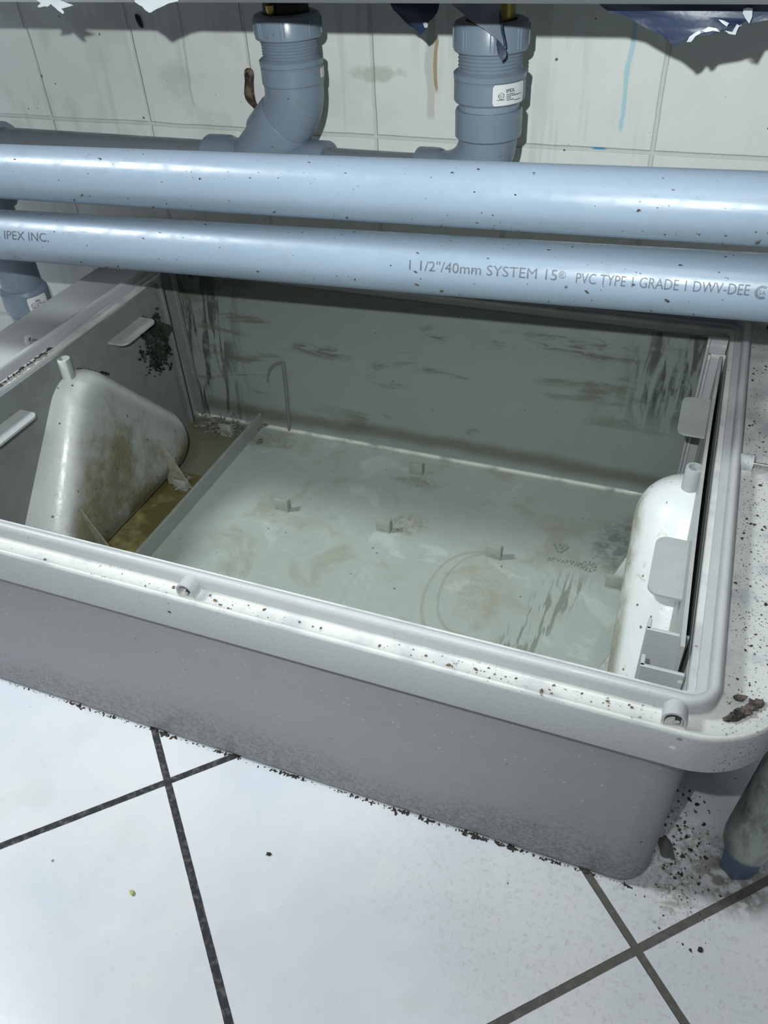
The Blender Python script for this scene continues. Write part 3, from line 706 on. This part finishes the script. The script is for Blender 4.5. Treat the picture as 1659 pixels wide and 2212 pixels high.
# left riser
lb = part('coupling_body', lambda b: coupling_body(b, xl_, zl_ + 0.005, 0.5205, 0.0318, 0.541), PVC_FIT, angle=28)
sticker(lb, xl_, 0.0318, zl_ + 0.010, 0.5115, 88, 150, False)
part('coupling_nut', lambda b: nut(b, xl_, 0.5385, 0.5600, 0.0333), PVC_FIT, angle=28)
RUB = simple('black_rubber', (0.008, 0.008, 0.009), 0.45); BRASS = simple('tarnished_brass', (0.42, 0.33, 0.10), 0.28, 1.0, var=0.25, sc=90)
part('rubber_sleeve', lambda b: lathe(b, [(0.0215, 0.550), (0.0225, 0.552), (0.0225, 0.5745), (0.0215, 0.5760)], (xl_, YD, 0)), RUB)
part('brass_tailpiece', lambda b: lathe(b, [(0.019, 0.556), (0.0205, 0.5565), (0.0205, 0.574), (0.0265, 0.5755), (0.0275, 0.578), (0.0275, 0.592), (0.026, 0.5975), (0.020, 0.5975)], (xl_, YD, 0)), BRASS)
def brass_bolt(b):
    lathe(b, [(0.0012, 0), (0.0042, 0.001), (0.0046, 0.004), (0.0042, 0.009), (0.001, 0.010)], (xl_ - 0.004, YD - 0.0225, 0.5605), (0, -0.25, 1), 16)
part('brass_lug', brass_bolt, BRASS)
# right riser
XRR = -0.2175
def elbowR(b):
    R = 0.045
    pts = [(XRR, YD, ZR + R + 0.004)] + arc((XRR - R, YD, ZR + R), R, 0, -90, 16) + [(XRR - R - 0.006, YD, ZR)]
    sweep(b, pts, 0.0285, 48)
    lathe(b, [(0.025, -0.003), (0.0305, -0.0025), (0.0308, 0), (0.0308, 0.018), (0.0295, 0.022), (0.028, 0.024)], (-0.288, YD, ZR), (1, 0, 0), 48)
    lathe(b, [(0.0285, 0.0), (0.0305, 0.0015), (0.0322, 0.0025), (0.0322, 0.0250), (0.0312, 0.0268), (0.025, 0.027)], (XRR, YD, ZR + R - 0.0005), (0, 0, 1), 48)
part('sweep_elbow', elbowR, PVC_FIT, angle=28)
part('pipe_stub', lambda b: sweep(b, [(XRR, YD, 0.474), (XRR, YD, 0.494)], 0.0288, 48), PVC)
rb = part('coupling_body', lambda b: coupling_body(b, XRR, 0.4895, 0.5145, 0.0335, 0.538), PVC_FIT, angle=28)
sticker(rb, XRR, 0.0336, 0.4905, 0.5080, 20, 80)
part('coupling_nut', lambda b: nut(b, XRR, 0.5315, 0.5560, 0.0343), PVC_FIT, angle=28)
part('brass_tailpiece', lambda b: lathe(b, [(0.018, 0.545), (0.0205, 0.546), (0.0205, 0.5975), (0.018, 0.5975)], (XRR, YD, 0)), BRASS)
# left end of the line: elbow down to a labelled coupling
XV = -0.888
def elbowL(b):
    R = 0.045
    pts = [(XV + R + 0.006, YD, ZR)] + arc((XV + R, YD, ZR - R), R, 90, 180, 16) + [(XV, YD, ZR - R - 0.006)]
    sweep(b, pts, 0.0285, 48)
    lathe(b, [(0.024, 0), (0.0305, 0.001), (0.0308, 0.003), (0.0308, 0.020), (0.0300, 0.022), (0.025, 0.0225)], (-0.8560, YD, ZR), (1, 0, 0), 48)
    lathe(b, [(0.024, 0), (0.0305, 0.001), (0.0308, 0.003), (0.0308, 0.020), (0.0300, 0.022), (0.025, 0.0225)], (XV, YD, ZR - R - 0.008), (0, 0, -1), 48)
part('elbow_fitting', elbowL, PVC_FIT, angle=28)
part('pipe_drop', lambda b: sweep(b, [(XV, YD, 0.37), (XV, YD, 0.001)], RP, 48), PVC)
lc_ = part('coupling_body', lambda b: lathe(b, [(0.0238, 0.176), (0.0285, 0.1765), (0.0290, 0.180), (0.0290, 0.186), (0.0305, 0.188), (0.0325, 0.194), (0.0325, 0.219), (0.0300, 0.2235), (0.0275, 0.2245), (0.0275, 0.283), (0.0265, 0.285), (0.0238, 0.2855)], (XV, YD, 0)), PVC_FIT, angle=28)
sticker(lc_, XV, 0.0325, 0.1955, 0.2165, 45, 97)

# ------------------------------------------------------------------ sink above, torn film hanging from it
SINKM = M('brushed_steel', 0.35, 1.0)
nn = SINKM.noise(60, 3, v=SINKM.scaled((0.1, 1, 1))); SINKM = SINKM.out(SINKM.mix(nn, (0.35, 0.355, 0.36), (0.50, 0.50, 0.505)), 0.42)
sink = thing('sink_basin', (-0.35, 0.75, 0.5985), 'stainless steel sink basin across the top, only the lower edge of its front showing', 'sink')
bm = bmesh.new()
loft(bm, [RL(-1.30, 0.62, 0.587, 0.925, 0.02, 0.600), RL(-1.304, 0.624, 0.583, 0.928, 0.02, 0.606), RL(-1.304, 0.624, 0.583, 0.928, 0.02, 0.88), RL(-1.32, 0.64, 0.57, 0.932, 0.02, 0.885), RL(-1.32, 0.64, 0.57, 0.932, 0.02, 0.90),
          RL(-1.295, 0.615, 0.592, 0.920, 0.02, 0.90), RL(-1.29, 0.61, 0.597, 0.915, 0.02, 0.612)])
link('bowl', bm, SINKM, sink, angle=40)
bm = bmesh.new(); add_box(bm, (-1.25, 0.700, 0.5875), (0.60, 0.712, 0.6005), 0.001); link('under_rail', bm, simple('rail_steel', (0.05, 0.05, 0.055), 0.5, 0.6), sink)

FW = simple('film_white', (0.42, 0.45, 0.48), 0.32, var=0.05); 
m_ = M('film_blue', 0.30, 0, 0.5); n_ = m_.noise(40, 4); FB = m_.out(m_.mix(n_, (0.008, 0.016, 0.042), (0.022, 0.040, 0.085)), 0.42, n_, 0.001)
m_ = M('film_grey', 0.32, 0, 0.5); n_ = m_.noise(40, 4); FG = m_.out(m_.mix(n_, (0.13, 0.16, 0.20), (0.20, 0.23, 0.28)), 0.3, n_, 0.001)
def film(name, pts, mat, parent=None, wav=0.004, lab=None, thick=0.0005):
    # pts: outline as world (x, y, z); a thin torn sheet with creases
    b = bmesh.new(); vs = [b.verts.new(p) for p in pts]; f = b.faces.new(vs)
    bmesh.ops.triangulate(b, faces=[f])
    bmesh.ops.subdivide_edges(b, edges=b.edges[:], cuts=3, use_grid_fill=True)
    bmesh.ops.triangulate(b, faces=b.faces[:])
    zt = max(v.co.z for v in b.verts)
    for v in b.verts:
        k = min(1, (zt - v.co.z) / 0.01)
        v.co.y += wav * k * 2 * mnoise.noise(v.co * 45) ; v.co.x += 0.0012 * k * mnoise.noise(v.co * 160 + Vector((9, 0, 0))); v.co.z += 0.0016 * k * mnoise.noise(v.co * 170)
    g = bmesh.ops.extrude_face_region(b, geom=b.faces[:])
    bmesh.ops.translate(b, verts=[e for e in g['geom'] if isinstance(e, bmesh.types.BMVert)], vec=(0, thick, 0))
    return link(name, b, mat, parent, angle=60)
def sheet(pixels, y): return [unproj(a, b_, y) for a, b_ in pixels]
def sheet_things():
    g = 'torn plastic film hanging under the sink'
    o = film('torn_film', sheet([(1285, -6), (1297, 15), (1318, 30), (1345, 36), (1385, 47), (1420, 60), (1440, 72), (1449, 92), (1458, 102), (1468, 97), (1478, 84), (1488, 92), (1497, 76), (1515, 72), (1535, 62), (1552, 68), (1572, 64), (1590, 70), (1606, 52), (1622, 50), (1640, 40), (1665, 44), (1700, 36), (1720, -6)], 0.632), FB, wav=0.003)
    base_to(o, unproj(1480, 0, 0.632)); tag(o, 'wide navy blue torn film with a ragged white edge, right under the sink', 'plastic film', g)
    for pts in ([(1483, 92), (1490, 78), (1502, 70), (1513, 66), (1514, 72), (1502, 78), (1493, 92)], [(1516, 66), (1530, 58), (1548, 61), (1556, 70), (1540, 66), (1524, 70)], [(1565, 66), (1582, 68), (1592, 52), (1598, 56), (1588, 74), (1574, 72)], [(1552, 42), (1562, 44), (1575, 50), (1570, 58), (1560, 50)], [(1606, 20), (1614, 16), (1626, 18), (1624, 36), (1616, 50), (1608, 42), (1604, 30)]):
        q = film('curled_edge', sheet(pts, 0.6265), FW, o, wav=0.002); q['label'] = 'white curled torn edge'
    o = film('torn_film', sheet([(838, -4), (852, 22), (868, 42), (890, 58), (909, 74), (917, 70), (921, 60), (931, 44), (946, 26), (952, -4)], 0.765), FB, wav=0.003)
    base_to(o, unproj(895, 0, 0.765)); tag(o, 'small dark blue triangular flap of torn film, left of the twisted strip', 'plastic film', g)
    q = film('curled_edge', sheet([(914, 50), (920, 47), (925, 52), (923, 60), (917, 60)], 0.762), FW, o, wav=0.001); q['label'] = 'white curled torn edge'
    o = film('torn_film', sheet([(960, -4), (980, 12), (1005, 22), (1018, 34), (1040, 52), (1060, 72), (1074, 86), (1090, 112), (1092, 104), (1087, 76), (1080, 45), (1080, -4)], 0.772), FG, wav=0.002)
    base_to(o, unproj(1040, 0, 0.772)); tag(o, 'grey twisted film strip with a navy tip hanging over the right coupling nut', 'plastic film', g)
    q = film('twisted_tip', sheet([(1073, 84), (1081, 92), (1090, 104), (1093, 112), (1090, 124), (1084, 134), (1078, 124), (1073, 108), (1072, 94)], 0.769), FB, o, wav=0.002); q['label'] = 'navy twisted tip of the strip'
    q = film('twisted_tip', sheet([(1079, 20), (1083, 30), (1087, 60), (1092, 100), (1088, 100), (1081, 60), (1078, 40)], 0.768), FB, o, wav=0.002); q['label'] = 'navy folded edge of the strip'
    o = film('torn_film', sheet([(288, -6), (292, 6), (300, 11), (312, 13), (318, 24), (322, 28), (328, 25), (332, 13), (345, 12), (365, 7), (384, 3), (388, -6)], 0.578), FW, wav=0.001)
    base_to(o, unproj(330, 0, 0.578)); tag(o, 'white pointed scrap of film on the sink edge, above the black mark on the wall', 'plastic film', g)
    o = film('torn_film', sheet([(70, -6), (82, 2), (90, 6), (80, 15), (86, 18), (98, 14), (104, 14), (110, 8), (124, 22), (138, 31), (140, 27), (128, 14), (158, 12), (140, 6), (112, -6)], 0.578), FW, wav=0.001)
    base_to(o, unproj(110, 0, 0.578)); tag(o, 'white frayed scrap of film at the far left end of the sink edge', 'plastic film', g)
sheet_things()

# ------------------------------------------------------------------ rusty strap on the wall
m_ = M('rusted_steel', 0.75, 0.2); n_ = m_.noise(90, 5, 0.7); c_ = m_.mix(m_.rng(n_, 0.35, 0.65), (0.03, 0.022, 0.02), (0.17, 0.09, 0.07))
c_ = m_.mix(m_.mul(m_.rng(m_.noise(45, 3), 0.55, 0.65), 0.5), c_, (0.22, 0.20, 0.18)); RUST = m_.out(c_, 0.75, n_, 0.0012)
b = bmesh.new()
cl = [(-0.5375, 0.4860, 0.0030), (-0.5372, 0.4840, 0.0056), (-0.5370, 0.4800, 0.0064), (-0.5378, 0.4730, 0.0058), (-0.5390, 0.4660, 0.0062), (-0.5400, 0.4600, 0.0066), (-0.5395, 0.4540, 0.0064), (-0.5375, 0.4490, 0.0055), (-0.5345, 0.4450, 0.0040), (-0.5330, 0.4410, 0.0026), (-0.5325, 0.4380, 0.0016)]
loft(b, [[Vector((x + r * math.cos(a) , 0.9290 - 0.55 * r * math.sin(a) - 0.0025 * math.sin(i / 10 * PI), z)) for a in [2 * PI * k / 14 for k in range(14)]] for i, (x, z, r) in enumerate(cl)])
o = link('wall_strap', b, RUST); tag(o, 'rusty brown metal strap fixed to the tiled wall beside the left drain riser', 'bracket'); base_to(o, (-0.537, 0.929, 0.46))
b = bmesh.new(); lathe(b, [(0.0005, 0), (0.0026, 0.0005), (0.0028, 0.003), (0.0008, 0.0040)], (-0.5372, 0.9272, 0.4800), (0, -1, 0), 14)
link('screw_head', b, RUB, o)
# black smear of debris high on the wall
b = bmesh.new(); blob(b, unproj(300, 46, 0.933), (0.0035, 0.0015, 0.0085), 0.25, 2, Matrix.Rotation(math.radians(-22), 3, 'Y'))
o = link('wall_grime', b, RUB); tag(o, 'black oval blob of grime stuck high on the tiled wall', 'grime'); base_to(o, unproj(300, 46, 0.933))

# ------------------------------------------------------------------ steel leg at the right
leg = thing('table_leg', (0.127, 0.399, 0), 'galvanised steel tubular leg with a blue plastic foot, right of the tank', 'leg')
LA = Vector((0.1290, 0.4065, 0.040)); LB = Vector((0.1355, 0.399, 0.20)); ld_ = (LB - LA).normalized()
m_ = M('galvanised_steel', 0.45, 0.35, 0.5); n_ = m_.noise(40, 5, 0.7, v=m_.scaled((1, 1, 0.35)), dist=0.6)
c_ = m_.mix(m_.rng(n_, 0.35, 0.68), (0.10, 0.125, 0.115), (0.36, 0.40, 0.37)); c_ = m_.mix(m_.mul(m_.rng(m_.noise(110, 5, 0.7, dist=1), 0.62, 0.68), 0.7), c_, (0.45, 0.50, 0.46))
GALV = m_.out(c_, 0.42, n_, 0.0005)
b = bmesh.new(); L = 0.86
lathe(b, [(0.0160, -0.001), (0.0172, -0.0012), (0.0186, 0.000), (0.0200, 0.004), (0.0207, 0.010), (0.0209, 0.018), (0.0209, L), (0.018, L)], LA, ld_, 48)
link('tube', b, GALV, leg)
b = bmesh.new(); FC = Vector((0.1285, 0.4080, 0))
FOOT = simple('blue_plastic', (0.10, 0.155, 0.235), 0.4, var=0.12)
lathe(b, [(0.0165, 0.0), (0.0175, 0.002), (0.0178, 0.006), (0.0165, 0.010)], LA - ld_ * 0.0065, ld_, 48)
n6 = 6
loft(b, [[FC + Vector((0, 0, z)) + Vector((dx, dy, 0)) + r * Vector((math.cos(2 * PI * k / n6 + 0.35), math.sin(2 * PI * k / n6 + 0.35), 0)) for k in range(n6)] for r, z, dx, dy in ((0.0125, 0.0, 0, 0), (0.0140, 0.002, 0, 0), (0.0160, 0.026, 0.001, -0.001), (0.0160, 0.036, 0.001, -0.0012))])
link('foot', b, FOOT, leg, angle=20)

# ------------------------------------------------------------------ what lies about
GRM = simple('dark_debris', (0.035, 0.033, 0.028), 0.8, var=0.35, sc=300); GRN = simple('herb_debris', (0.010, 0.020, 0.010), 0.6, var=0.45, sc=300)
OLV = simple('olive_sludge', (0.085, 0.08, 0.04), 0.55, var=0.4, sc=200); BRN = simple('brown_crumbs', (0.14, 0.10, 0.06), 0.8, var=0.4, sc=300)
YEL = simple('yellow_scrap', (0.48, 0.50, 0.22), 0.5)
def stuff(name, fn, mat, label, cat):
    b = bmesh.new(); fn(b); o = link(name, b, mat); tag(o, label, cat, kind='stuff'); return o
def herbs_wall(b):
    for i in range(26):
        blob(b, (-0.6735, 0.812 + random.gauss(0, 0.008), 0.166 + random.gauss(0, 0.011)), (0.0030, 0.006 + random.random() * 0.004, 0.006 + random.random() * 0.005), 0.7, 2)
    for i in range(620):
        a = random.gauss(0, 1); c2 = random.gauss(0, 1)
        y = 0.812 + 0.014 * a; z = 0.168 + 0.016 * c2 + (0.02 if i % 9 == 0 else 0) - 0.35 * abs(a) * 0.01
        if y > 0.838: y = 0.838 - random.random() * 0.012
        r = 0.0008 + random.random() * 0.0020
        blob(b, (-0.6745 + 0.003 * random.random(), y, z), (0.0018, r, r * (0.5 + random.random())), 0.6, 1)
stuff('herb_sludge', herbs_wall, GRN, 'dark green clump of soggy herbs stuck in the left rear corner of the tank', 'food waste')
def herbs_rim(b):
    for i in range(70):
        y = random.uniform(0.60, 0.67) if i < 40 else random.uniform(0.48, 0.60)
        blob(b, (-0.6920 + random.gauss(0, 0.0012), y * 0.968, 0.2438), (0.0012, 0.0006 + random.random() ** 2 * 0.003, 0.0007), 0.6, 1)
    for i in range(60):
        a = random.random()
        blob(b, (-0.6740 + random.gauss(0, 0.001), 0.658 + 0.05 * a, 0.213 - 0.034 * a + random.gauss(0, 0.001)), (0.0015, 0.002, 0.0015), 0.5, 1)
stuff('herb_crumbs', herbs_rim, GRN, 'green herb crumbs along the top of the left baffle and its ledge', 'food waste')
def front_crumbs(b):
    for i in range(130):
        x = random.choice([random.uniform(-0.62, 0.05), random.gauss(-0.28, 0.04), random.gauss(-0.02, 0.035), random.gauss(-0.10, 0.04)])
        if x > 0.05 or abs(x + 0.3214) < 0.010 or abs(x - 0.0416) < 0.01: continue
        s = 0.0002 + random.random() ** 4 * 0.0011
        blob(b, (x, 0.3475 + random.random() * 0.0085, 0.2388 + s * 0.3), (s * 1.4, s, s * 0.6), 0.5, 1)
stuff('rim_crumbs', front_crumbs, BRN, 'brown crumbs scattered along the narrow front flange of the tank', 'crumbs')
def right_crumbs(b):
    for i in range(260):
        y = random.uniform(0.39, 0.88); x = random.uniform(0.072, 0.111)
        s = 0.0003 + random.random() ** 3 * 0.0010
        blob(b, (x, y, 0.2388 + s * 0.3), (s * 1.3, s, s * 0.5), 0.5, 1)
stuff('flange_crumbs', right_crumbs, GRM, 'dark crumbs peppering the right-hand flange of the tank', 'crumbs')
def foot_dirt(b):
    for i in range(900):
        x = random.uniform(-0.62, 0.05); d = abs(mnoise.noise(Vector((x * 28, 3, 0))))
        if d < 0.16 and random.random() < 0.75: continue
        s = 0.0003 + random.random() ** 2 * 0.0009 * (0.6 + d * 2)
        blob(b, (x, 0.3612 - abs(random.gauss(0, 0.0013)), s * 0.3), (s * 2, s, s * 0.5), 0.5, 1)
stuff('floor_dirt', foot_dirt, GRM, 'black dirt caught along the front foot of the tank', 'dirt')
def corner_dirt(b):
    for i in range(230):
        x = random.gauss(0.082, 0.017); y = random.gauss(0.405, 0.03)
        if x < 0.068 and y > 0.37: x = 0.068 + random.random() * 0.02
        if (x - 0.1275) ** 2 + (y - 0.40) ** 2 < 0.018 ** 2: continue
        s = 0.0002 + random.random() ** 4 * 0.0012
        blob(b, (x, y, s * 0.3), (s * 1.4, s, s * 0.5), 0.6, 1)
stuff('corner_dirt', corner_dirt, OLV, 'olive brown filth on the floor between the tank corner and the steel leg', 'dirt')
def corner_dark(b):
    for i in range(70):
        x = random.gauss(0.088, 0.018); y = random.gauss(0.405, 0.035)
        if x < 0.070: x = 0.070 + random.random() * 0.02
        if (x - 0.1275) ** 2 + (y - 0.40) ** 2 < 0.018 ** 2: continue
        s = 0.0003 + random.random() ** 4 * 0.0018
        blob(b, (x, y, s * 0.35), (s * 1.3, s, s * 0.6), 0.6, 1)
stuff('corner_crumbs', corner_dark, GRM, 'black crumbs strewn on the floor beside the steel leg', 'crumbs')
def on_pipe(mp, n, arr, x0=-0.68, x1=0.10):
    def f(b):
        for i in range(n):
            x = random.uniform(x0, x1); a = random.choice(arr) + random.gauss(0, 12)
            p = mp(x, math.radians(a), 0.0002); s = 0.0003 + random.random() ** 3 * 0.0009
            blob(b, p, (s * random.uniform(1, 2.4), s * 0.5, s), 0.5, 1, Matrix.Rotation(math.radians(a), 3, 'X') @ Matrix.Rotation(random.uniform(-1, 1), 3, 'Y'))
    return f
stuff('upper_pipe_flecks', on_pipe(cylmap(*PU, RP), 95, [-35, -25, 10, 30, 55]), GRM, 'dark flecks stuck to the upper long pipe', 'dirt')
stuff('lower_pipe_flecks', on_pipe(cylmap(*PA, RP), 85, [-30, -15, 0, 40, 60, 75]), GRM, 'dark flecks stuck to the lower long pipe', 'dirt')
# grease lumps round the pegs of the left compartment
def grease(b):
    for cx, cy, n, sx in ((-0.615, 0.850, 90, 0.022), (-0.600, 0.706, 30, 0.008)):
        for i in range(n):
            s = 0.0008 + random.random() ** 2 * 0.0024
            blob(b, (cx + random.gauss(0, sx), min(cy + random.gauss(0, 0.008), 0.868), FZ + 0.001 + random.random() * 0.010), (s * 2.2, s * 1.3, s * 0.7), 0.6, 2)
stuff('grease_lumps', grease, simple('pale_grease', (0.20, 0.205, 0.165), 0.35, var=0.4, sc=200), 'pale greasy lumps round the pegs in the left compartment of the tank', 'grease')
m_ = M('yellow_water', 0.06, 0, 0.5); n_ = m_.noise(14, 4, 0.6)
y_ = m_.xyz()[1]; c_ = m_.mix(m_.rng(m_.add(n_, m_.mul(m_.sub(y_, 0.60), 2.2)), 0.38, 0.62), (0.38, 0.34, 0.15), (0.11, 0.095, 0.04)); WATER = m_.out(c_, 0.08, m_.noise(30, 3), 0.0006)
b = bmesh.new(); loft(b, [[(p[0], p[1], z) for p in rrect(-0.6780, -0.5712, 0.388, 0.735, 0.006, 4)] for z in (FZ + 0.0002, 0.0155)])
o = link('yellow_water', b, WATER, angle=20); tag(o, 'murky yellow water pooled in the left compartment of the tank beside the divider', 'water', kind='stuff')

def scrap(name, c, s, mat, label, cat, rot=0.0, rough=0.5, sub=2):
    b = bmesh.new(); blob(b, c, s, rough, sub, Matrix.Rotation(rot, 3, 'Z')); o = link(name, b, mat); tag(o, label, cat); base_to(o, c); return o
m_ = M('bark_brown', 0.85); n_ = m_.noise(160, 4, 0.7, v=m_.scaled((1, 1, 1))); BARK = m_.out(m_.mix(m_.rng(n_, 0.35, 0.65), (0.012, 0.010, 0.008), (0.12, 0.10, 0.085)), 0.85, n_, 0.002)
b = bmesh.new(); c0 = Vector((0.0840, 0.3740, 0.2400))
for k in range(7): blob(b, c0 + Vector((0.0036 * (k - 3) * 0.75, 0.0030 * (k - 3), 0.0005)), (0.0040, 0.0030 + 0.0005 * (k % 3), 0.0016), 0.5, 2, Matrix.Rotation(0.6, 3, 'Z'))
blob(b, c0 + Vector((-0.0035, 0.0095, 0.0005)), (0.0050, 0.0022, 0.0013), 0.4, 2, Matrix.Rotation(0.4, 3, 'Z'))
o = link('food_scrap', b, BARK); tag(o, 'dark brown bark-like scrap lying on the front right corner of the flange', 'food scrap'); base_to(o, c0)
scrap('food_scrap', Vector((-0.349, 0.213, 0.0012)), (0.0030, 0.0022, 0.0012), YEL, 'tiny pale yellow green scrap on the floor tile left of the long grout line', 'food scrap')
scrap('pebble', Vector((-0.253, 0.283, 0.001)), (0.0022, 0.0016, 0.001), GRM, 'tiny dark grey crumb alone on the middle floor tile', 'crumb')
scrap('grime_lump', Vector((0.0715, 0.4040, 0.0015)), (0.0060, 0.0100, 0.0016), simple('grey_lump', (0.10, 0.10, 0.105), 0.7), 'smooth dark grey lump on the floor against the right foot of the tank', 'grime', 0.3, 0.3, 3)
scrap('food_scrap', Vector((0.0335, 0.4180, 0.1700)), (0.0030, 0.0022, 0.0060), simple('pale_scrap', (0.55, 0.52, 0.38), 0.5, var=0.3, sc=200), 'pale yellow scrap lodged between two brackets at the right end of the tank', 'food scrap')
